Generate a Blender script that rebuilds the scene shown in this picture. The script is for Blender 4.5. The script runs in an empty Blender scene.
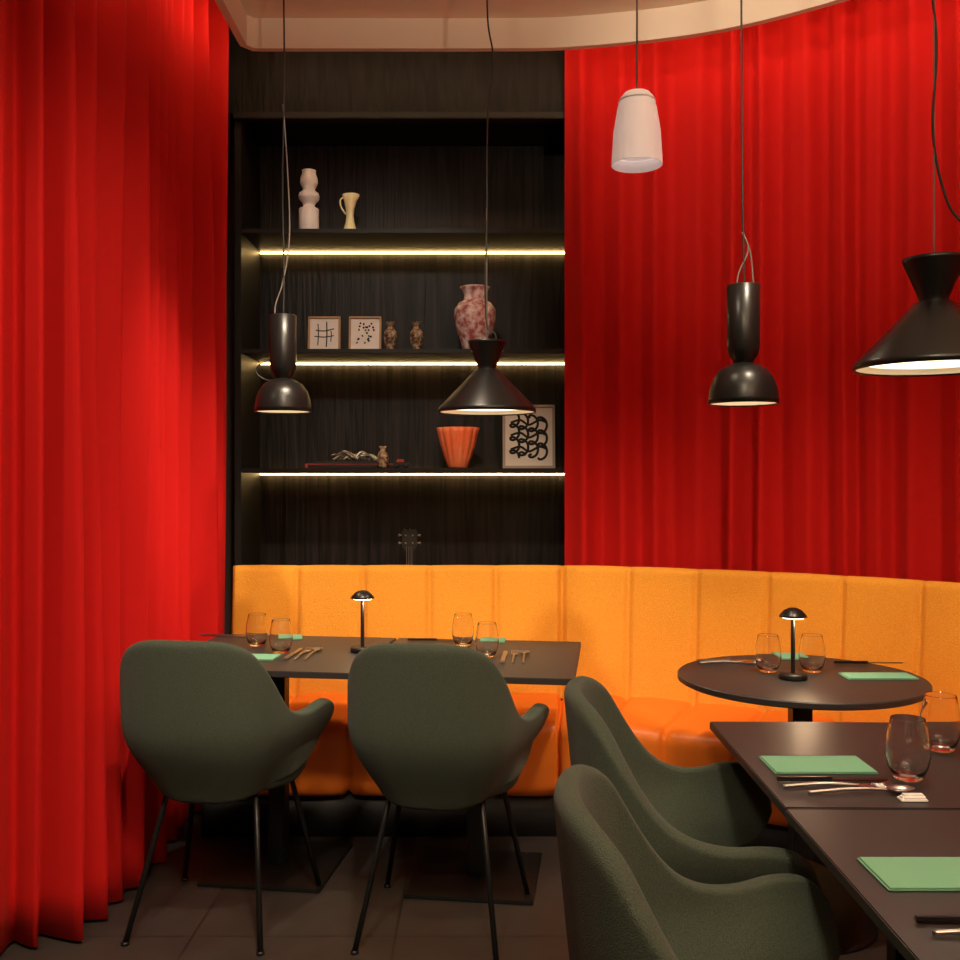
import bpy, bmesh, math, random
from mathutils import Vector, Matrix
random.seed(4)
scene=bpy.context.scene
COL=scene.collection
scene.view_settings.view_transform='Standard'

# ---------------------------------------------------------------- materials
def mat(name,color,rough=0.5,metal=0.0,bump=None,bstr=0.2,bdist=0.002,var=None,sheen=0,sheen_col=None,emit=None,estr=0,
        trans=0,ior=1.45,coat=0,spec=None,distort=0,detail=4):
    m=bpy.data.materials.new(name); m.use_nodes=True
    nt=m.node_tree; b=nt.nodes['Principled BSDF']
    b.inputs['Base Color'].default_value=(*color,1)
    b.inputs['Roughness'].default_value=rough
    b.inputs['Metallic'].default_value=metal
    b.inputs['IOR'].default_value=ior
    if spec is not None: b.inputs['Specular IOR Level'].default_value=spec
    if sheen:
        b.inputs['Sheen Weight'].default_value=sheen
        b.inputs['Sheen Roughness'].default_value=0.4
        if sheen_col: b.inputs['Sheen Tint'].default_value=(*sheen_col,1)
    if trans: b.inputs['Transmission Weight'].default_value=trans
    if coat: b.inputs['Coat Weight'].default_value=coat
    if emit:
        b.inputs['Emission Color'].default_value=(*emit,1)
        b.inputs['Emission Strength'].default_value=estr
    if bump or var:
        tc=nt.nodes.new('ShaderNodeTexCoord'); mp=nt.nodes.new('ShaderNodeMapping')
        nt.links.new(tc.outputs['Object'],mp.inputs['Vector'])
        mp.inputs['Scale'].default_value=bump if bump else (8,8,8)
        n=nt.nodes.new('ShaderNodeTexNoise'); n.inputs['Scale'].default_value=1.0; n.inputs['Detail'].default_value=detail
        n.inputs['Distortion'].default_value=distort
        nt.links.new(mp.outputs['Vector'],n.inputs['Vector'])
        if bump:
            bp=nt.nodes.new('ShaderNodeBump'); bp.inputs['Strength'].default_value=bstr; bp.inputs['Distance'].default_value=bdist
            nt.links.new(n.outputs['Fac'],bp.inputs['Height']); nt.links.new(bp.outputs['Normal'],b.inputs['Normal'])
        if var:
            cr=nt.nodes.new('ShaderNodeValToRGB')
            cr.color_ramp.elements[0].position=0.38; cr.color_ramp.elements[1].position=0.65
            cr.color_ramp.elements[0].color=(*color,1); cr.color_ramp.elements[1].color=(*var,1)
            nt.links.new(n.outputs['Fac'],cr.inputs['Fac']); nt.links.new(cr.outputs['Color'],b.inputs['Base Color'])
    return m

M={}
M['curtain']=mat('red_velvet',(0.50,0.009,0.008),0.8,bump=(350,350,350),bstr=0.12,sheen=0.2,sheen_col=(1,0.12,0.10),spec=0.15)
M['wood']=mat('black_oak',(0.007,0.006,0.0056),0.5,bump=(30,30,1.5),bstr=0.8,bdist=0.006,var=(0.024,0.0205,0.019),distort=1.2,detail=10,spec=.3)
M['woodv']=mat('black_oak_valance',(0.005,0.0042,0.004),0.6,bump=(26,26,3),bstr=0.8,bdist=0.006,var=(0.013,0.0105,0.0095),distort=1.2,detail=10,spec=.2)
M['woodd']=mat('black_oak_plain',(0.010,0.009,0.008),0.5,bump=(4,90,90),bstr=0.2,spec=.3)
M['benchback']=mat('yellow_orange_wool',(0.80,0.33,0.032),0.9,bump=(260,260,260),bstr=0.8,bdist=0.005,var=(0.89,0.41,0.055),spec=0.2)
M['benchseat']=mat('orange_leather',(0.88,0.205,0.020),0.40,bump=(120,120,120),bstr=0.15,spec=0.4)
M['plinth']=mat('plinth_black',(0.012,0.011,0.011),0.6,bump=(60,60,60),bstr=0.1)
M['green']=mat('green_wool',(0.044,0.058,0.042),0.9,bump=(480,480,480),bstr=0.7,bdist=0.003,var=(0.075,0.094,0.070),sheen=0.10,spec=0.2)
M['blackmetal']=mat('black_powder_metal',(0.012,0.012,0.012),0.4,0.3,bump=(300,300,300),bstr=0.05)
M['blackgloss']=mat('black_lacquer',(0.010,0.010,0.010),0.32,0.2,bump=(5,5,5),bstr=0.02)
M['tabletop']=mat('table_laminate',(0.028,0.027,0.028),0.42,bump=(300,300,300),bstr=0.08)
M['napkin']=mat('green_paper_napkin',(0.17,0.42,0.27),0.85,bump=(250,250,250),bstr=0.3)
M['steel']=mat('cutlery_steel',(0.50,0.50,0.50),0.28,1.0,bump=(20,20,20),bstr=0.02)
M['darksteel']=mat('dark_cutlery',(0.05,0.05,0.055),0.3,0.9,bump=(20,20,20),bstr=0.02)
M['glass']=mat('clear_glass',(1,1,1),0.0,trans=1.0,ior=1.45)
M['white']=mat('white_ceramic',(0.90,0.89,0.88),0.35,bump=(10,10,10),bstr=0.02)
M['cream']=mat('cream_ceramic',(0.92,0.88,0.50),0.35,bump=(10,10,10),bstr=0.02)
M['pattern']=mat('marbled_ceramic',(0.40,0.11,0.11),0.25,bump=(36,36,36),bstr=0.1,var=(0.86,0.76,0.74))
M['brownvase']=mat('brown_glaze',(0.06,0.035,0.02),0.2,bump=(60,60,60),bstr=0.1,var=(0.45,0.33,0.2))
M['coral']=mat('coral_glass',(0.95,0.20,0.07),0.15,bump=(10,10,10),bstr=0.02,var=(0.97,0.28,0.12),coat=.5)
M['frame']=mat('frame_oak',(0.42,0.24,0.10),0.5,bump=(30,30,200),bstr=0.1)
M['framegrey']=mat('frame_pale',(0.42,0.36,0.30),0.5,bump=(30,30,200),bstr=0.1)
M['paper']=mat('art_paper',(0.80,0.75,0.67),0.8,bump=(200,200,200),bstr=0.05)
M['ink']=mat('ink',(0.01,0.01,0.01),0.7,bump=(200,200,200),bstr=0.05)
M['ceiling']=mat('ceiling_plaster',(0.80,0.68,0.55),0.9,bump=(60,60,60),bstr=0.05)
M['wall']=mat('wall_paint',(0.12,0.09,0.08),0.9,bump=(60,60,60),bstr=0.1)
M['cord']=mat('cord_rubber',(0.02,0.018,0.016),0.6,bump=(400,400,400),bstr=0.1)
M['cordgrey']=mat('cord_grey',(0.16,0.13,0.11),0.5,bump=(400,400,400),bstr=0.1)
M['shadewhite']=mat('shade_inner',(0.85,0.8,0.7),0.6,bump=(30,30,30),bstr=0.02)
M['pendwhite']=mat('white_shade',(0.85,0.80,0.78),0.5,bump=(30,30,30),bstr=0.02,emit=(1,.80,.74),estr=.24)  # slight emission added to brighten the white pendant
M['led']=mat('led_strip',(1,0.8,0.5),0.5,emit=(1.0,0.62,0.22),estr=22)
M['ledcove']=mat('led_cove',(1,0.8,0.5),0.5,emit=(1.0,0.66,0.36),estr=20)
M['bulb']=mat('bulb_diffuser',(1,0.9,0.7),0.5,emit=(1.0,0.80,0.52),estr=2.4)
M['bulbs']=mat('bulb_small',(1,0.9,0.7),0.5,emit=(1.0,0.70,0.36),estr=6)
M['book']=mat('book_cover',(0.35,0.03,0.02),0.6,bump=(60,60,60),bstr=0.05)
M['guitar']=mat('guitar_dark',(0.006,0.005,0.004),0.3,bump=(10,10,100),bstr=0.05)
M['peg']=mat('peg_grey',(0.2,0.18,0.15),0.4,bump=(10,10,100),bstr=0.05)

def floor_mat():
    m=bpy.data.materials.new('floor_tiles'); m.use_nodes=True; nt=m.node_tree; b=nt.nodes['Principled BSDF']
    tc=nt.nodes.new('ShaderNodeTexCoord'); mp=nt.nodes.new('ShaderNodeMapping'); mp.inputs['Location'].default_value=(0.25,0.1,0)
    nt.links.new(tc.outputs['Object'],mp.inputs['Vector'])
    br=nt.nodes.new('ShaderNodeTexBrick'); br.offset=0; br.inputs['Scale'].default_value=1
    br.inputs['Brick Width'].default_value=0.6; br.inputs['Row Height'].default_value=0.6
    br.inputs['Mortar Size'].default_value=0.004
    br.inputs['Color1'].default_value=(0.042,0.035,0.032,1); br.inputs['Color2'].default_value=(0.038,0.031,0.028,1)
    br.inputs['Mortar'].default_value=(0.020,0.017,0.015,1)
    nt.links.new(mp.outputs['Vector'],br.inputs['Vector'])
    n=nt.nodes.new('ShaderNodeTexNoise'); n.inputs['Scale'].default_value=7; n.inputs['Detail'].default_value=8
    nt.links.new(tc.outputs['Object'],n.inputs['Vector'])
    mx=nt.nodes.new('ShaderNodeMix'); mx.data_type='RGBA'; mx.blend_type='MULTIPLY'; mx.inputs[0].default_value=0.7
    nt.links.new(br.outputs['Color'],mx.inputs[6]); 
    cr=nt.nodes.new('ShaderNodeValToRGB'); cr.color_ramp.elements[0].color=(0.4,0.4,0.4,1); cr.color_ramp.elements[1].color=(1.4,1.35,1.3,1)
    nt.links.new(n.outputs['Fac'],cr.inputs['Fac']); nt.links.new(cr.outputs['Color'],mx.inputs[7])
    nt.links.new(mx.outputs[2],b.inputs['Base Color']); b.inputs['Roughness'].default_value=0.5
    bp=nt.nodes.new('ShaderNodeBump'); bp.inputs['Strength'].default_value=0.2; bp.inputs['Distance'].default_value=0.003
    nt.links.new(n.outputs['Fac'],bp.inputs['Height']); nt.links.new(bp.outputs['Normal'],b.inputs['Normal'])
    return m
M['floor']=floor_mat()

# ---------------------------------------------------------------- mesh helpers
def obj(name,verts,faces,m,smooth=True,parent=None,loc=None,rot=None):
    me=bpy.data.meshes.new(name); me.from_pydata([tuple(v) for v in verts],[],faces); me.update()
    bm=bmesh.new(); bm.from_mesh(me); bmesh.ops.recalc_face_normals(bm,faces=bm.faces); bm.to_mesh(me); bm.free()
    if m: me.materials.append(m)
    for p in me.polygons: p.use_smooth=smooth
    o=bpy.data.objects.new(name,me); COL.objects.link(o)
    if loc: o.location=loc
    if rot: o.rotation_euler=rot
    if parent: o.parent=parent
    return o
def empty(name,loc=(0,0,0),rz=0):
    e=bpy.data.objects.new(name,None); COL.objects.link(e); e.location=loc; e.rotation_euler=(0,0,rz); e.empty_display_size=0.1
    return e
def box(name,c,s,m,parent=None,bev=0.003,rot=None):
    bm=bmesh.new(); bmesh.ops.create_cube(bm,size=1)
    for v in bm.verts: v.co=Vector((v.co.x*s[0],v.co.y*s[1],v.co.z*s[2]))
    if bev>0: bmesh.ops.bevel(bm,geom=bm.edges[:],offset=min(bev,min(s)*0.45),segments=2,affect='EDGES')
    me=bpy.data.meshes.new(name); bm.to_mesh(me); bm.free(); me.materials.append(m)
    o=bpy.data.objects.new(name,me); COL.objects.link(o); o.location=c
    if rot: o.rotation_euler=rot
    if parent: o.parent=parent
    return o
def lathe(name,prof,m,parent=None,loc=(0,0,0),seg=48,rmod=None):
    V=[];F=[]
    n=len(prof)
    for i,(r,z) in enumerate(prof):
        for j in range(seg):
            a=2*math.pi*j/seg
            rr=max(r,1e-5)*(rmod(a,z) if rmod else 1)
            V.append((rr*math.cos(a),rr*math.sin(a),z))
    for i in range(n-1):
        for j in range(seg):
            k=(j+1)%seg
            F.append((i*seg+j,i*seg+k,(i+1)*seg+k,(i+1)*seg+j))
    o=obj(name,V,F,m,parent=parent,loc=loc)
    bm=bmesh.new(); bm.from_mesh(o.data); bmesh.ops.remove_doubles(bm,verts=bm.verts,dist=2e-5)
    bmesh.ops.recalc_face_normals(bm,faces=bm.faces); bm.to_mesh(o.data); bm.free()
    for p in o.data.polygons: p.use_smooth=True
    return o
def catmull(P,sub=8):
    P=[Vector(p) for p in P]; out=[]
    for i in range(len(P)-1):
        p0=P[max(i-1,0)];p1=P[i];p2=P[i+1];p3=P[min(i+2,len(P)-1)]
        for k in range(sub):
            t=k/sub
            out.append(0.5*((2*p1)+(p2-p0)*t+(2*p0-5*p1+4*p2-p3)*t*t+(3*p1-p0-3*p2+p3)*t**3))
    out.append(P[-1]); return out
def resample(P,step):
    L=[0]
    for i in range(1,len(P)): L.append(L[-1]+(P[i]-P[i-1]).length)
    n=max(2,int(L[-1]/step)); out=[];S=[];j=0
    for i in range(n+1):
        s=L[-1]*i/n
        while j<len(L)-2 and L[j+1]<s: j+=1
        t=(s-L[j])/max(1e-9,(L[j+1]-L[j])); out.append(P[j].lerp(P[j+1],min(max(t,0),1))); S.append(s)
    return out,S
def tube(name,P,r,m,parent=None,seg=10,smooth_pts=False,r2=None):
    P=catmull(P,8) if smooth_pts else [Vector(p) for p in P]
    V=[];F=[];n=len(P); prev=None
    for i,p in enumerate(P):
        t=(P[min(i+1,n-1)]-P[max(i-1,0)]).normalized()
        if prev is None:
            u=t.orthogonal().normalized()
        else:
            u=(prev-t*prev.dot(t)).normalized()
        prev=u; w=t.cross(u)
        rr=r if r2 is None else r+(r2-r)*i/(n-1)
        for j in range(seg):
            a=2*math.pi*j/seg; V.append(p+(u*math.cos(a)+w*math.sin(a))*rr)
    for i in range(n-1):
        for j in range(seg):
            k=(j+1)%seg; F.append((i*seg+j,i*seg+k,(i+1)*seg+k,(i+1)*seg+j))
    F.append(tuple(range(seg))); F.append(tuple((n-1)*seg+j for j in range(seg)))
    return obj(name,V,F,m,parent=parent)
def outline(name,pts,z0,z1,m,parent=None,bev=0.0):
    n=len(pts); V=[(x,y,z0) for x,y in pts]+[(x,y,z1) for x,y in pts]
    F=[tuple(range(n)),tuple(range(n,2*n))]+[(i,(i+1)%n,n+(i+1)%n,n+i) for i in range(n)]
    return obj(name,V,F,m,smooth=False,parent=parent)
def instance(root,name,loc,rz):
    e=bpy.data.objects.new(name,None); COL.objects.link(e); e.location=loc; e.rotation_euler=(0,0,rz); e.empty_display_size=0.1
    for c in root.children:
        d=c.copy(); COL.objects.link(d); d.parent=e
    return e
def light(name,kind,loc,energy,color,parent=None,target=None,size=0.05,angle=60,blend=0.6):
    l=bpy.data.lights.new(name,kind); l.energy=energy; l.color=color
    if kind=='AREA': l.size=size
    else: l.shadow_soft_size=size
    if kind=='SPOT': l.spot_size=math.radians(angle); l.spot_blend=blend
    o=bpy.data.objects.new(name,l); COL.objects.link(o); o.location=loc
    if target is not None:
        d=Vector(target)-Vector(loc); o.rotation_euler=d.to_track_quat('-Z','Y').to_euler()
    if parent: o.parent=parent
    return o
WARM=(1.0,0.80,0.58); WARM2=(1.0,0.68,0.40)

# ---------------------------------------------------------------- room shell
box('floor',(0.0,1.2,-0.05),(6.6,8.0,0.1),M['floor'],bev=0)
box('wall_back',(0,4.95,1.8),(6.4,0.1,3.6),M['wall'],bev=0)
box('wall_left',(-3.25,1.2,1.8),(0.1,8.0,3.6),M['wall'],bev=0)
box('wall_right',(3.25,1.2,1.8),(0.1,8.0,3.6),M['wall'],bev=0)
box('wall_front',(0,-2.75,1.8),(6.4,0.1,3.6),M['wall'],bev=0)
box('ceiling_cove',(0,1.2,3.65),(6.6,8.0,0.1),M['ceiling'],bev=0)

lipL=catmull([(-3.15,2.42,0),(-2.2,2.42,0),(-1.5,2.46,0),(-1.12,2.62,0),(-0.96,2.95,0),(-0.945,3.4,0),(-0.945,3.97,0)],8)
lipR=catmull([(-0.92,4.0,0),(-0.5,4.0,0),(0,4.0,0),(0.40,3.98,0),(0.9,3.85,0),(1.32,3.59,0),(1.65,3.27,0),(1.92,2.8,0),(2.05,2.2,0),(2.08,1.2,0),(2.08,-0.5,0),(2.08,-2.65,0)],8)
lip=lipL+lipR
poly=[(p.x,p.y) for p in lip]+[(-3.15,-2.65)]
outline('ceiling',poly,3.235,3.29,M['ceiling'])
def ribbon(name,P,z0,z1,off,th,m):
    V=[];F=[];n=len(P)
    for i,p in enumerate(P):
        t=(P[min(i+1,n-1)]-P[max(i-1,0)]); t.z=0; t.normalize(); nr=Vector((-t.y,t.x,0))
        a=p+nr*off; b=p+nr*(off+th)
        V+= [(a.x,a.y,z0),(a.x,a.y,z1),(b.x,b.y,z1),(b.x,b.y,z0)]
    for i in range(n-1):
        for j in range(4):
            k=(j+1)%4; F.append((i*4+j,i*4+k,(i+1)*4+k,(i+1)*4+j))
    F+=[(0,1,2,3),tuple((n-1)*4+j for j in range(4))]
    return obj(name,V,F,m,smooth=False)
ribbon('trim_1',lip,3.112,3.295,0.0,0.03,M['ceiling'])
ribbon('cove_led_strip',lip,3.20,3.225,0.032,0.008,M['ledcove'])

# ---------------------------------------------------------------- curtains
def curtain(name,ctrl,period,amp,z0,z1,seed,rows=26,soft=1.0):
    rnd=random.Random(seed)
    P,S=resample(catmull(ctrl,12),0.0065)
    bounds=[0]
    amps=[];skew=[]
    while bounds[-1]<S[-1]+1: 
        bounds.append(bounds[-1]+period*rnd.uniform(0.7,1.35)); amps.append(rnd.uniform(0.6,1.25)); skew.append(rnd.uniform(-.4,.8))
    V=[];F=[];n=len(P); k=0
    for i,p in enumerate(P):
        while bounds[k+1]<S[i]: k+=1
        f=(S[i]-bounds[k])/(bounds[k+1]-bounds[k])
        t=(P[min(i+1,n-1)]-P[max(i-1,0)]); t.normalize(); nr=Vector((t.y,-t.x,0))
        for r in range(rows):
            v=r/(rows-1); z=z0+(z1-z0)*v
            ph=2*math.pi*f
            a0=amps[k]*(1+.2*math.sin(v*3+k*1.7))
            d=1-abs(math.cos(math.pi*f))**(1.8 if soft==1 else 2.1)
            d+=(0.06 if soft==1 else 0.13)*math.sin(2*ph+skew[k]*2)*math.sin(math.pi*f)
            ripple=0.10*math.sin(S[i]*7+v*5+seed)*(1-v)
            w=0.85+0.3*(1-v)
            sh=t*(0.45*amp*skew[k]*math.sin(math.pi*f)**2*-1 + 0.010*math.sin(v*4+k)*(1-v)*math.sin(math.pi*f))
            q=p+nr*(amp*(a0*d*2-1.1)*w+amp*ripple)+sh
            V.append((q.x,q.y,z))
    for i in range(n-1):
        for r in range(rows-1):
            F.append((i*rows+r,(i+1)*rows+r,(i+1)*rows+r+1,i*rows+r+1))
    o=obj(name,V,F,M['curtain'])
    s=o.modifiers.new('th','SOLIDIFY'); s.thickness=0.003
    return o
curtain('curtain',[(-3.0,2.67,0),(-2.2,2.69,0),(-1.6,2.71,0),(-1.33,2.79,0),(-1.18,3.0,0),(-1.175,3.4,0),(-1.155,3.9,0),(-1.14,4.33,0)],0.098,0.046,0.012,3.45,7)
curtain('curtain',[(0.375,4.315,0),(0.6,4.30,0),(0.99,4.18,0),(1.37,4.0,0),(1.77,3.71,0),(2.12,3.28,0),(2.35,2.7,0),(2.45,2.0,0),(2.47,1.0,0),(2.47,-0.5,0)],0.165,0.034,0.012,3.45,11,soft=0)

# ---------------------------------------------------------------- shelving niche
sh=empty('shelving_unit',(0,0,0))
XL,XR=-1.10,0.46; YF,YB=4.40,4.80
box('back_panel',((XL+XR)/2,YB,1.49),(XR-XL,0.03,2.98),M['wood'],sh,0)
box('side_left',(XL+0.012,(YF+YB)/2,1.49),(0.03,YB-YF,2.98),M['woodd'],sh)
box('side_right',(XR,(YF+YB)/2,1.49),(0.03,YB-YF,2.98),M['woodd'],sh)
box('top_valance',((XL+XR)/2-0.02,YF+0.2,3.25),(XR-XL+0.05,0.44,0.52),M['woodv'],sh)
box('valance_lip',((XL+XR)/2,YF-0.008,2.975),(XR-XL,0.06,0.03),M['woodd'],sh)
box('base_ledge',((XL+XR)/2,(YF+YB)/2,0.47),(XR-XL-0.03,YB-YF-0.02,0.03),M['woodd'],sh)
tops=[2.480,1.940,1.403]
for i,t in enumerate(tops):
    box('shelf_%d'%(i+1),((XL+XR)/2+0.005,(YF+YB)/2-0.01,t-0.010),(XR-XL-0.045,YB-YF-0.03,0.020),M['woodd'],sh,0.002)
    box('led_%d'%(i+1),((XL+XR)/2+0.005,YB-.030,t-0.025),(XR-XL-0.05,0.014,0.006),M['led'],sh,0)
S1,S2,S3=[t+.0005 for t in tops]

YO=4.54; k=YO/980
px=lambda p:(p-480)*k
def vase(name,prof,m,x,y,z,rmod=None,sz=1):
    return lathe(name,[(r,zz*sz) for r,zz in prof],m,loc=(x,y,z),rmod=rmod)
vase('white_vase',[(0,0),(.043,0),(.046,.004),(.046,.145),(.042,.150),(.028,.157),(.026,.168),(.034,.185),(.046,.200),(.049,.218),(.044,.235),(.030,.247),(.027,.256),(.034,.272),(.041,.292),(.040,.315),(.033,.338),(.031,.352),(.033,.36),(.028,.36),(.024,.34),(.0,.33)],M['white'],px(309),YO,S1,sz=.84)
j=empty('cream_jug',(px(350),YO,S1))
lathe('body',[(0,0),(.034,0),(.038,.008),(.030,.03),(.020,.065),(.017,.095),(.020,.125),(.027,.16),(.036,.190),(.033,.191),(.024,.16),(.014,.12),(0,.11)],M['cream'],j,rmod=lambda a,z:1+0.25*max(0,math.cos(a))*max(0,(z-.12)/.07))
tube('handle',[(-.028,0,.18),(-.045,0,.165),(-.040,0,.13),(-.018,0,.10)],.004,M['cream'],j,smooth_pts=True)

def frame(name,x,y,z,w,h,fm,art):
    e=empty(name,(x,y,z)); e.rotation_euler=(-0.09,0,0)
    b=0.009 if art<3 else 0.012
    for nm,c,s in [('rail_top',(0,0,h-b/2),(w,.018,b)),('rail_bottom',(0,0,b/2),(w,.018,b)),('stile_a',(-w/2+b/2,0,h/2),(b,.018,h)),('stile_b',(w/2-b/2,0,h/2),(b,.018,h))]:
        box(nm,c,s,fm,e,0.0015)
    box('paper',(0,.004,h/2),(w-b,.006,h-b),M['paper'],e,0)
    r=random.Random(w*100+x)
    iw=w-2*b; ih=h-2*b; n=0
    def stroke(P,rad):
        nonlocal n; n+=1
        tube('stroke_%d'%n,[(a,.0005,c) for a,c in P],rad,M['ink'],e,seg=6,smooth_pts=True)
    if art==1:
        stroke([(-.03,h*.2),(-.027,h*.5),(-.03,h*.8)],.0026); stroke([(.01,h*.15),(.012,h*.5),(.01,h*.85)],.003)
        stroke([(-.045,h*.45),(0,h*.43),(.045,h*.47)],.0024); stroke([(-.04,h*.62),(0,h*.60),(.045,h*.66)],.0026); stroke([(.03,h*.3),(.033,h*.5),(.03,h*.6)],.0024)
    elif art==2:
        for i in range(24):
            a=r.uniform(-iw*.32,iw*.32); c=r.uniform(h*.2,h*.82); t=r.uniform(0,3)
            stroke([(a,c),(a+.004*math.cos(t),c+.004*math.sin(t)),(a+.008*math.cos(t),c+.008*math.sin(t))],r.uniform(.003,.0052))
    else:
        for q_,cx in enumerate((-.066,-.024,.022,.064)):
            P=[]
            for i in range(26):
                th=i*.83+q_; P.append((cx+.021*math.cos(th),h*.16+i*(h*.68/25)+.020*math.sin(th)))
            stroke(P,.0058)
        for cz in (.3,.52,.72): stroke([(-.085,h*cz),(-.04,h*cz+.012),(0,h*cz-.01),(.05,h*cz+.012),(.085,h*cz)],.0055)
    return e
frame('picture_frame',px(324),YO,S2+.001,.150,.168,M['frame'],1)
frame('picture_frame',px(365),YO,S2+.001,.150,.168,M['frame'],2)
frame('picture_frame',px(529.5),YO+.05,S3+.001,.245,.300,M['framegrey'],3)
sv=[(0,0),(.018,0),(.022,.006),(.02,.018),(.028,.05),(.032,.08),(.029,.105),(.017,.122),(.015,.132),(.022,.148),(.028,.155),(.024,.155),(.012,.135),(0,.12)]
vase('small_vase',sv,M['brownvase'],px(390.5),YO,S2,sz=.9)
vase('small_vase',sv,M['brownvase'],px(416.5),YO,S2,sz=.9)
vase('marbled_vase',[(0,0),(.050,0),(.055,.01),(.066,.05),(.088,.12),(.097,.18),(.095,.215),(.076,.245),(.054,.258),(.050,.285),(.062,.315),(.070,.325),(.064,.326),(.045,.29),(.04,.25),(0,.24)],M['pattern'],px(475),YO,S2,sz=.93)
lathe('coral_vase',[(0,0),(.043,0),(.048,.01),(.062,.06),(.078,.12),(.088,.165),(.093,.188),(.089,.189),(.072,.12),(.045,.02),(0,.015)],M['coral'],loc=(px(458),YO,S3),seg=120,rmod=lambda a,z:1+.075*abs(math.cos(7*a))*min(1,z/.05))
vase('small_vase',[(0,0),(.016,0),(.02,.006),(.026,.03),(.027,.05),(.020,.07),(.012,.08),(.013,.09),(.018,.1),(.014,.1),(0,.085)],M['brownvase'],px(385),4.44,S3)
bk=empty('stacked_books',(px(352),YO+.03,S3))
box('cover_lower',(0,0,.011),(.42,.15,.020),M['book'],bk,.002)
box('pages',(0.005,-.004,.011),(.405,.149,.014),M['ink'],bk,0)
box('cover_upper',(-.01,.0,.0275),(.30,.14,.012),M['plinth'],bk,.002)
sc=empty('wire_sculpture',(px(348),YO+.03,S3+.0345))
r=random.Random(2)
for i in range(12):
    a=r.uniform(-.10,.04)
    tube('loop_%d'%i,[(a,r.uniform(-.05,.05),.006),(a+.03,r.uniform(-.05,.05),r.uniform(.02,.045)),(a+.07,r.uniform(-.05,.05),r.uniform(.01,.035)),(a+.10,r.uniform(-.05,.05),.006)],.005,M['steel'],sc,seg=6,smooth_pts=True)
tr=empty('toy_car',(px(403),YO-.09,S3))
box('body',(0,0,.018),(.07,.032,.018),M['ink'],tr,.004); box('cabin',(-.005,0,.033),(.034,.028,.016),M['book'],tr,.004)
for i,(a,b) in enumerate([(-.022,-.016),(.022,-.016),(-.022,.016),(.022,.016)]):
    w=lathe('wheel_%d'%i,[(0,-.004),(.009,-.004),(.009,.004),(0,.004)],M['ink'],tr,loc=(a,b,.0092),seg=16); w.rotation_euler=(math.pi/2,0,0)
u=empty('ukulele',(px(410),4.52,.486))
pts=[]
for i in range(48):
    a=2*math.pi*i/48; yv=math.sin(a)
    wv=.088 if yv<.1 else .068
    pts.append((wv*math.cos(a)*(1-.18*math.exp(-((yv-.2)/.2)**2)),.13+.13*yv))
o=outline('body',pts,-.03,.03,M['guitar'],u); o.rotation_euler=(math.pi/2,0,0)
box('neck',(0,-.02,.40),(.034,.02,.32),M['guitar'],u,.005)
hd=outline('headstock',[(-.02,0),(.02,0),(.034,.025),(.036,.085),(.026,.10),(.010,.093),(0,.10),(-.010,.093),(-.026,.10),(-.036,.085),(-.034,.025)],-.009,.009,M['guitar'],u)
hd.location=(0,-.02,.54); hd.rotation_euler=(math.pi/2,0,0)
for i in range(4):
    sx=-1 if i%2 else 1; zz=.575+.035*(i//2)
    tube('peg_%d'%i,[(sx*.03,-.02,zz),(sx*.047,-.02,zz)],.003,M['peg'],u); lathe('peg_cap_%d'%i,[(0,-.006),(.004,-.005),(.005,0),(.004,.005),(0,.006)],M['peg'],u,loc=(sx*.047,-.02,zz),seg=12)
    tube('post_%d'%i,[(sx*.016,-.028,zz),(sx*.016,-.040,zz)],.004,M['peg'],u)
    tube('string_%d'%i,[(-.012+.008*i,-.033,.2),(-.012+.008*i,-.033,.56)],.0006,M['steel'],u,seg=5)

# ---------------------------------------------------------------- banquette
bp=catmull([(-1.055,4.15,0),(-.7,4.15,0),(-.3,4.15,0),(0.1,4.15,0),(0.36,4.145,0),(0.62,4.085,0),(0.89,3.97,0),(1.25,3.78,0),(1.65,3.46,0),(1.95,3.05,0),(2.12,2.55,0),(2.18,2.0,0),(2.2,1.2,0)],10)
BP,BS=resample(bp,0.008)
Lc=.2805
def sweep(name,prof,m,parent,chan=True,amp=.018,groove=.016):
    pr=[Vector((a,b,0)) for a,b in prof]
    np_=len(pr); nor=[]
    for i in range(np_):
        t=pr[min(i+1,np_-1)]-pr[max(i-1,0)]; t.normalize(); nor.append(Vector((-t.y,t.x,0)))
    V=[];F=[];n=len(BP)
    for i,p in enumerate(BP):
        t=(BP[min(i+1,n-1)]-BP[max(i-1,0)]); t.normalize(); nr=Vector((t.y,-t.x,0))
        f=(BS[i]/Lc)%1.0; dist=min(f,1-f)*Lc
        e0=min(BS[i],BS[-1]-BS[i])
        sec=abs(BS[i]-5*Lc)
        d=0
        if chan:
            d=-groove*math.exp(-(dist/.012)**2)+amp*(1-(2*f-1)**2)**.6*.6
            if sec<.03: d-=.012*math.exp(-(sec/.010)**2)
            if e0<.02: d-=.02*(1-e0/.02)**2
        for q,nn in zip(pr,nor):
            dd=d if q.x>-.04 else d*.2
            a=q.x+nn.x*dd; z=q.y+nn.y*dd*(.35 if q.y>.9 else 1)
            w=p+nr*a; V.append((w.x,w.y,z))
    for i in range(n-1):
        for r_ in range(np_):
            r2=(r_+1)%np_
            F.append((i*np_+r_,(i+1)*np_+r_,(i+1)*np_+r2,i*np_+r2))
    F.append(tuple(range(np_))); F.append(tuple((n-1)*np_+q for q in range(np_)))
    return obj(name,V,F,m,parent=parent)
bq=empty('banquette_sofa',(0,0,0))
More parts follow.
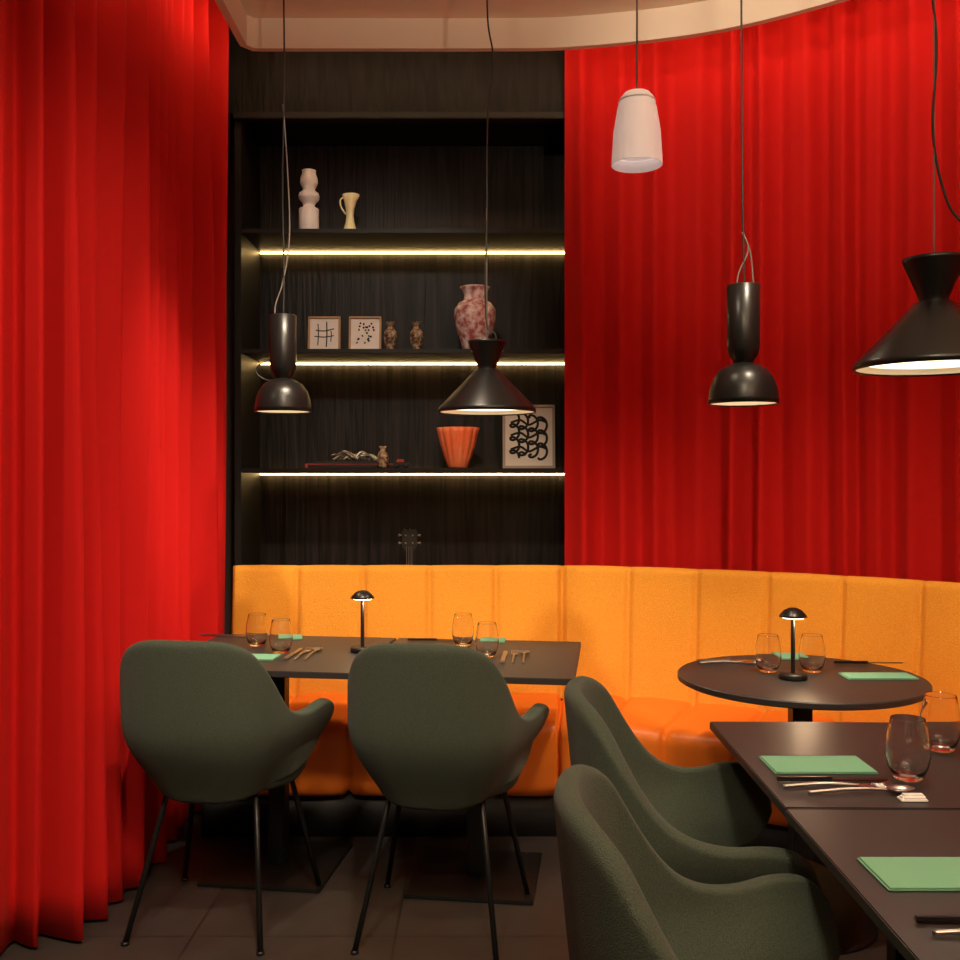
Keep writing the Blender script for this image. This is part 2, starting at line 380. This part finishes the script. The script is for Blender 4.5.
def rounded(pts,seg=5,rad=.04):
    P=[Vector((a,b,0)) for a,b in pts]; out=[]
    n=len(P)
    for i in range(n):
        a=P[i-1];b=P[i];c=P[(i+1)%n]
        r_=min(rad,(a-b).length*.45,(c-b).length*.45)
        p1=b+(a-b).normalized()*r_; p2=b+(c-b).normalized()*r_
        for s_ in range(seg+1):
            t=s_/seg; q=(1-t)**2*p1+2*t*(1-t)*b+t*t*p2; out.append((q.x,q.y))
    return out
back=rounded([(.055,.41),(.0,.985),(-.075,.985),(-.075,.41)],6,.028)
seat=rounded([(.49,.165),(.51,.445),(.02,.455),(.02,.165)],6,.055)
sweep('back',back[::-1],M['benchback'],bq,amp=.014,groove=.016)
sweep('seat',seat[::-1],M['benchseat'],bq,amp=.016,groove=.014)
sweep('plinth',[(.44,0),(.44,.17),(.06,.17),(.06,0)][::-1],M['plinth'],bq,chan=False)

# ---------------------------------------------------------------- chairs
def interp(x,xs,ys):
    for i in range(len(xs)-1):
        if x<=xs[i+1]:
            t=(x-xs[i])/(xs[i+1]-xs[i])
            p0=ys[max(i-1,0)];p1=ys[i];p2=ys[i+1];p3=ys[min(i+2,len(ys)-1)]
            m1=(p2-p0)/(xs[i+1]-xs[max(i-1,0)])*(xs[i+1]-xs[i]); m2=(p3-p1)/(xs[min(i+2,len(xs)-1)]-xs[i])*(xs[i+1]-xs[i])
            return (2*t**3-3*t*t+1)*p1+(t**3-2*t*t+t)*m1+(-2*t**3+3*t*t)*p2+(t**3-t*t)*m2
    return ys[-1]
A=[0,.1,.2,.3,.38,.45,.52,.6,.7,.8,.88,.94,.98,1.0]
X=[0,.070,.132,.184,.212,.226,.236,.246,.258,.270,.279,.283,.283,.281]
Y=[-.275,-.273,-.260,-.232,-.200,-.162,-.12,-.07,-.01,.05,.100,.134,.152,.158]
ZT=[.902,.901,.893,.862,.800,.732,.680,.655,.650,.660,.658,.636,.604,.576]
ZB=[.40,.40,.402,.408,.414,.420,.426,.434,.444,.456,.474,.500,.532,.556]
def smooth(t): t=min(max(t,0),1); return t*t*(3-2*t)
def chair_build():
    e=empty('dining_chair',(0,0,0))
    NC,NR=67,15; V=[];F=[]
    for i in range(NC):
        s=-1+2*i/(NC-1); a=abs(s); sg=1 if s>=0 else -1
        a=1-(1-a)**1.15
        x=interp(a,A,X);y=interp(a,A,Y);zt=interp(a,A,ZT);zb=interp(a,A,ZB)
        for r_ in range(NR):
            t=r_/(NR-1); z=zb+(zt-zb)*t
            sc_=.50+.50*smooth((z-.34)/.30)
            arm=smooth((a-.5)/.3)
            sx_=sc_+(max(sc_,.86)-sc_)*arm
            back=max(0,1-a*1.6)
            xx=x*sx_ ; yy=y*(.15+.85*sc_) if y<0 else y
            yy-=.10*(z-.5)*back
            xx+=arm*.03*((z-.55)/.1)*.5
            yy-=arm*.025*smooth((.56-z)/.12)
            V.append((sg*xx,yy,z))
    for i in range(NC-1):
        for r_ in range(NR-1):
            F.append((i*NR+r_,(i+1)*NR+r_,(i+1)*NR+r_+1,i*NR+r_+1))
    o=obj('back_and_arms',V,F,M['green'],parent=e)
    m1=o.modifiers.new('s','SOLIDIFY'); m1.thickness=.040; m1.offset=0
    m2=o.modifiers.new('sub','SUBSURF'); m2.levels=2; m2.render_levels=2
    NS=48; V=[];F=[]
    def contour(th):
        c=math.cos(th); s=math.sin(th)
        yy=.045+.250*(abs(s)**.8)*(1 if s>=0 else -1)
        w=.228-.085*smooth((-yy+.05)/.25)
        return (w*(abs(c)**.8)*(1 if c>=0 else -1), yy)
    prof=[(.0,.405),(.80,.405),(.93,.412),(.99,.43),(1.0,.45),(.98,.468),(.90,.480),(.7,.484),(.4,.480),(0,.476)]
    for f_,z in prof:
        for j in range(NS):
            cx,cy=contour(2*math.pi*j/NS); V.append((cx*max(f_,.001),.045+(cy-.045)*max(f_,.001),z))
    for i in range(len(prof)-1):
        for j in range(NS):
            q=(j+1)%NS; F.append((i*NS+j,i*NS+q,(i+1)*NS+q,(i+1)*NS+j))
    obj('seat',V,F,M['green'],parent=e)
    for i,(tx,ty,bx,by) in enumerate([(-.14,-.10,-.205,-.235),(.14,-.10,.205,-.235),(-.16,.15,-.235,.225),(.16,.15,.235,.225)]):
        tube('leg_%d'%(i+1),[(tx*.7,ty*.8,.408),(tx,ty,.40),(bx,by,.004)],.0085,M['blackmetal'],e)
        lathe('foot_%d'%(i+1),[(0,0),(.012,0),(.012,.008),(0,.012)],M['blackmetal'],e,loc=(bx,by,0),seg=16)
    tube('under_frame',[(-.12,-.1,.398),(.12,-.1,.398),(.13,.14,.398),(-.13,.14,.398),(-.12,-.1,.398)],.008,M['blackmetal'],e)
    return e
ch=chair_build()
ch.location=(-.795,3.05,0); ch.rotation_euler=(0,0,math.radians(-8))
instance(ch,'dining_chair',(-.115,2.99,0),math.radians(-10))
instance(ch,'dining_chair',(.515,2.125,0),math.radians(-97))
instance(ch,'dining_chair',(.440,1.43,0),math.radians(-94))

# ---------------------------------------------------------------- tables
def table(loc,rz,w=.69,d=.69,base=.42,rnd=None,name='square_table'):
    e=empty(name,loc,rz)
    if rnd:
        lathe('top',[(0,.728),(rnd-.01,.728),(rnd,.733),(rnd,.747),(rnd-.003,.75),(0,.75)],M['tabletop'],e,seg=96)
        for p in e.children[0].data.polygons: p.use_smooth=False
        lathe('base',[(0,0),(.22,0),(.22,.008),(.21,.012),(0,.012)],M['blackmetal'],e,seg=64)
    else:
        box('top',(0,0,.740),(w,d,.020),M['tabletop'],e,.002)
        box('base',(0,0,.006),(base,base,.012),M['blackmetal'],e,.003)
    box('column',(0,0,.37),(.06,.06,.716),M['blackmetal'],e,.006)
    box('bracket',(0,0,.724),(.34,.05,.012),M['blackmetal'],e,.002); box('bracket_cross',(0,0,.7235),(.05,.34,.013),M['blackmetal'],e,.002)
    return e
ra=math.radians(-7.5)
T2=(-.012,3.340); T1=(T2[0]-.704*math.cos(ra)+.005,T2[1]-.704*math.sin(ra))
table((T1[0],T1[1],0),ra); table((T2[0],T2[1],0),ra)
table((.98,3.0,0),0,rnd=.368,name='round_table')
table((.915,2.11,0),math.radians(-1),w=.70,d=.64); table((.902,1.462,0),math.radians(-1),w=.70,d=.64)

ZT_=.7505
def w(pxx,pyy,z=.75):
    d=980*(1.35-z)/(pyy-480); return ((pxx-480)*d/980,d)
glp=[(0,.0),(.020,.0),(.024,.001),(.028,.005),(.036,.024),(.0405,.047),(.039,.072),(.034,.10),(.0313,.1145),(.0311,.1154),(.0306,.1156),(.0301,.1154),(.0300,.1145),(.0328,.10),(.0378,.072),(.0392,.047),(.034,.024),(.027,.012),(.02,.010),(0,.009)]
def glass(x,y,s=1.0):
    return lathe('drinking_glass',[(a*s,b*s) for a,b in glp],M['glass'],loc=(x,y,ZT_))
glass(.858,1.965,1.06); glass(1.022,2.175,1.06)
for p in [(257,646),(281,653),(463,646),(487,657)]:
    x,y=w(*p); glass(x,y)
for p in [(768,672),(812,672)]:
    x,y=w(*p); glass(x,y)
def napkin(x,y,rz=0,sx=.21,sy=.12):
    e=empty('napkin',(x,y,ZT_),rz)
    box('fold_lower',(0,0,.0015),(sx,sy,.002),M['napkin'],e,.0005); box('fold_upper',(.001,-.001,.0042),(sx-.004,sy-.003,.002),M['napkin'],e,.0005)
napkin(.706,2.055); napkin(.700,1.488)
x,y=w(878,677); napkin(x+.0,y,0,.21,.09)
x,y=w(790,657); napkin(x,y,0,.09,.11)
x,y=w(290,638); napkin(x,y,.2,.09,.10); x,y=w(258,658); napkin(x,y,-.1,.13,.10)
x,y=w(492,641); napkin(x,y,-.1,.1,.09)
def knife(x,y,rz,m=None):
    m=m or M['steel']; e=empty('table_knife',(x,y,ZT_+.0005),rz)
    outline('blade',[(0,-.007),(.08,-.010),(.105,-.007),(.112,0),(.105,.006),(0,.006)],.003,.0045,m,e)
    box('handle',(-.055,0,.005),(.115,.014,.008),m,e,.0035)
def fork(x,y,rz,m=None):
    m=m or M['steel']; e=empty('table_fork',(x,y,ZT_+.0005),rz)
    tube('handle',[(-.11,0,.004),(-.03,0,.008),(.04,0,.004)],.0036,m,e,smooth_pts=True)
    outline('head',[(.035,-.004),(.05,-.011),(.065,-.012),(.065,.012),(.05,.011),(.035,.004)],.002,.004,m,e)
    for i in range(4): tube('tine_%d'%i,[(.063,-.0105+.007*i,.003),(.085,-.0105+.007*i,.003),(.102,-.0105+.007*i,.008)],.0016,m,e,seg=6)
def spoon(x,y,rz,m=None):
    m=m or M['steel']; e=empty('table_spoon',(x,y,ZT_+.0005),rz)
    tube('handle',[(-.11,0,.004),(-.03,0,.009),(.05,0,.007)],.0034,m,e,smooth_pts=True)
    o=lathe('bowl',[(0,.001),(.008,.002),(.015,.005),(.019,.010),(.018,.0105),(.013,.006),(0,.003)],m,e,loc=(.07,0,0)); o.scale=(1.45,1,1)
knife(.70,1.950,0,M['darksteel']); fork(.70,1.908,math.radians(2)); spoon(.735,1.872,math.radians(3))
cr=empty('cutlery_rest',(.81,1.835,ZT_)); box('bar',(0,0,.006),(.045,.018,.012),M['white'],cr,.004); box('foot_bar',(0,0,.002),(.05,.022,.004),M['white'],cr,.001)
knife(.70,1.325,math.radians(-1),M['darksteel']); fork(.705,1.285,math.radians(-1))
def setting(pxx,pyy,rz,n=3):
    x,y=w(pxx,pyy); c,s=math.cos(rz+math.pi/2),math.sin(rz+math.pi/2)
    knife(x+.034*c,y+.034*s,rz); fork(x,y,rz)
    if n>2: spoon(x-.034*c,y-.034*s,rz)
setting(303,655,math.radians(86)); setting(514,658,math.radians(86))
setting(733,664,math.radians(3),2)
x,y=w(868,664); knife(x,y,math.radians(-2),M['darksteel'])
x,y=w(228,637); knife(x,y,math.radians(-7)); x,y=w(437,641); knife(x,y,math.radians(-2),M['darksteel'])

def table_lamp(x,y):
    e=empty('table_lamp',(x,y,ZT_))
    lathe('base',[(0,0),(.040,0),(.042,.003),(.042,.014),(.039,.018),(0,.018)],M['blackmetal'],e)
    lathe('stem',[(.0065,.016),(.0065,.195)],M['blackmetal'],e,seg=20)
    lathe('cap',[(0,.215),(.012,.214),(.026,.207),(.038,.194),(.042,.187),(.040,.187),(.03,.190),(.0,.193)],M['blackgloss'],e)
    lathe('light_ring',[(.009,.188),(.034,.1875),(.034,.185),(.030,.183),(.009,.183)],M['bulbs'],e)
    light('glow','POINT',(0.03,-.025,.165),1.2,WARM2,parent=e,size=.01)
    return e
table_lamp(-.410,3.42); x,y=w(793,679); table_lamp(x,y)

# ---------------------------------------------------------------- pendants
CZ=3.235
def canopy(e,z):
    lathe('canopy',[(0,z),(.05,z),(.05,z-.02),(.045,z-.025),(0,z-.025)],M['blackmetal'],e,seg=32)
def dome_pendant(x,y,z,s=1.0,cords=None,en=7):
    e=empty('pendant_lamp',(x,y,z))
    lathe('dome',[(.0,.122),(.024,.121),(.045,.114),(.068,.100),(.086,.075),(.096,.045),(.100,.015),(.101,0),(.098,0),(.095,.02),(.082,.07),(.06,.095),(0,.105)],M['blackgloss'],e,seg=64)
    lathe('dome_inner',[(.0965,.004),(.0935,.02),(.080,.066),(.06,.090),(0,.10)],M['shadewhite'],e,seg=64)
    lathe('body',[(.026,.118),(.030,.128),(.040,.142),(.0455,.158),(.0465,.19),(.0475,.345),(.044,.347),(.042,.34),(0,.337)],M['blackgloss'],e,seg=48)
    lathe('diffuser',[(0,.018),(.088,.018),(.090,.022),(0,.026)],M['bulb'],e,seg=48)
    light('bulb','SPOT',(0,0,.008),en,WARM,parent=e,size=.05,angle=150,blend=.7).rotation_euler=(0,0,0)
    H=CZ-z
    canopy(e,H)
    for i,c in enumerate(cords):
        tube('cord_%d'%(i+1),[(a,b,hh if hh<9 else H-.02) for a,b,hh in c],.0030 if i==0 else .0026,M['cord' if i==0 else 'cordgrey'],e,seg=8,smooth_pts=True)
    return e
dome_pendant(-.703,3.5,1.592,cords=[[(0,0,9),(.004,0,1.2),(-.002,0,.8),(.003,0,.5),(.0,0,.333)],
    [(.0,0,1.1),(.018,0,.82),(.022,0,.62),(.0,0,.47),(-.028,0,.38),(-.026,0,.33)]])
tube('cord_side',[(-.045,0,.19),(-.085,0,.17),(-.095,0,.14),(-.07,0,.12),(-.045,0,.113)],.0028,M['cord'],bpy.data.objects['pendant_lamp'],seg=8,smooth_pts=True)
dome_pendant(.766,2.85,1.570,cords=[[(-.008,0,9),(-.006,0,1.2),(-.004,0,.7),(.0,0,.47),(.002,0,.335)],
    [(-.004,0,.5),(.014,0,.45),(-.014,0,.38),(-.02,0,.33)],[(-.002,0,.5),(.02,0,.44),(.03,0,.335)]])
def cone_pendant(x,y,z,cords,en=9):
    e=empty('pendant_lamp',(x,y,z))
    lathe('lower_cone',[(.036,.148),(.042,.146),(.075,.110),(.165,.016),(.168,.010),(.168,0),(.165,0),(.163,.012),(.072,.104),(.03,.140),(0,.14)],M['blackgloss'],e,seg=72)
    lathe('inner_cone',[(.1625,.004),(.160,.012),(.071,.100),(.03,.134),(0,.134)],M['shadewhite'],e,seg=72)
    lathe('upper_cone',[(.032,.144),(.030,.152),(.033,.162),(.064,.236),(.066,.244),(.063,.244),(.03,.17),(0,.165)],M['blackgloss'],e,seg=64)
    lathe('diffuser',[(0,.016),(.145,.016),(.147,.019),(0,.024)],M['bulb'],e,seg=48)
    light('bulb','SPOT',(0,0,.006),en,WARM,parent=e,size=.07,angle=150,blend=.7)
    H=CZ-z; canopy(e,H)
    for i,c in enumerate(cords):
        tube('cord_%d'%(i+1),[(a,b,hh if hh<9 else H-.02) for a,b,hh in c],.0030 if i==0 else .002,M['cord' if i==0 else 'cordgrey'],e,seg=8,smooth_pts=True)
    return e
cone_pendant(.024,3.35,1.58,[[(0,0,9),(.002,0,1.35),(.022,0,1.2),(.002,0,1.0),(.0,0,.65),(-.006,0,.45),(.0,0,.3),(.03,-.01,.26),(.01,0,.17)],[(-.001,0,.7),(0,0,.17)]])
cone_pendant(1.005,2.17,1.596,[[(-.012,0,9),(-.010,0,.95),(.006,0,.72),(-.002,0,.52),(.03,0,.37),(.075,-.01,.30),(.08,-.01,.25),(.02,0,.17)],[(0,0,9),(.0,0,.17)]])
e=empty('white_pendant_lamp',(.4165,2.6,2.185))
lathe('shade',[(.067,0),(.0665,.02),(.062,.09),(.052,.150),(.044,.178),(.034,.190),(.0,.192)],M['pendwhite'],e)
lathe('shade_inner',[(.067,0),(.0645,.0),(.0635,.02),(.059,.09),(.049,.145),(.03,.175),(0,.18)],M['pendwhite'],e)
lathe('seam_ring',[(.0475,.167),(.0495,.167),(.0485,.171),(.046,.171)],M['white'],e)
lathe('diffuser',[(0,.03),(.058,.03),(.058,.034),(0,.038)],M['pendwhite'],e)
tube('cord',[(0,0,.188),(0,0,CZ-2.185)],.0028,M['cordgrey'],e)
light('bulb','SPOT',(0,0,.024),6,WARM,parent=e,size=.05,angle=150,blend=.7)
lathe('canopy',[(0,CZ-2.185),(.05,CZ-2.185),(.05,CZ-2.205),(0,CZ-2.21)],M['white'],e,seg=32)

# ---------------------------------------------------------------- ceiling downlights, some added as fill
def downlight(x,y,target,en,angle=70,blend=.8,size=.05,col=WARM):
    e=empty('unseen_ceiling_spot',(x,y,3.235))
    lathe('housing',[(.045,0),(.05,-.09),(.046,-.10),(.042,-.095),(.04,-.03),(0,-.03)],M['blackmetal'],e,seg=32)
    light('lamp','SPOT',(0,0,-.11),en,col,parent=e,target=None,size=size,angle=angle,blend=blend)
    l=[c for c in e.children if c.type=='LIGHT'][0]
    d=Vector(target)-(Vector((x,y,3.235))+Vector((0,0,-.11))); l.rotation_euler=d.to_track_quat('-Z','Y').to_euler()
downlight(-.1,2.6,(-1.12,3.75,1.30),170,30,1)        # left curtain pool
downlight(-.2,1.3,(-1.35,2.85,1.1),165,72,1)         # left curtain wash
downlight(-1.9,1.7,(-1.75,2.7,1.3),70,75,1)          # left curtain outer wash
downlight(-.35,2.5,(-.35,4.1,.55),195,62,1)          # bench left
downlight(1.0,2.1,(1.0,3.8,.30),215,56,1)            # bench right
downlight(.1,1.7,(1.25,4.0,2.85),165,50,1)           # right curtain
downlight(.2,.2,(.1,2.3,.6),165,70,1,size=.15)       # general fill, added out of view
downlight(-.7,.3,(-.3,2.7,.5),140,48,1,size=.15)  # added front fill towards the left chairs
downlight(-.3,1.9,(-.5,4.6,2.15),110,33,1,size=.1,col=(1,.88,.74))    # added spot to brighten the shelf objects
fl=empty('added_uplight',(1.2,-1.3,0))  # unseen uplight added behind the camera to brighten the ceiling, torchiere-shaped
lathe('base',[(0,0),(.15,0),(.15,.015),(.02,.03),(.0,.03)],M['blackmetal'],fl)
tube('pole',[(0,0,.02),(0,0,1.75)],.012,M['blackmetal'],fl)
lathe('bowl',[(.02,1.73),(.10,1.78),(.16,1.86),(.155,1.86),(.09,1.79),(0,1.76)],M['blackmetal'],fl)
light('bulb','SPOT',(0,0,1.84),950,(1,.77,.53),parent=fl,size=.08,angle=110,blend=.6).rotation_euler=(math.radians(180-32),0,0)

wd=bpy.data.worlds.new('world'); scene.world=wd; wd.use_nodes=True
wd.node_tree.nodes['Background'].inputs['Color'].default_value=(1,.7,.5,1); wd.node_tree.nodes['Background'].inputs['Strength'].default_value=.02

cam=bpy.data.cameras.new('camera'); cam.sensor_width=36; cam.lens=36*980/960
co=bpy.data.objects.new('camera',cam); COL.objects.link(co); co.location=(0,0,1.35); co.rotation_euler=(math.pi/2,0,0)
cam.clip_start=.05
scene.camera=co
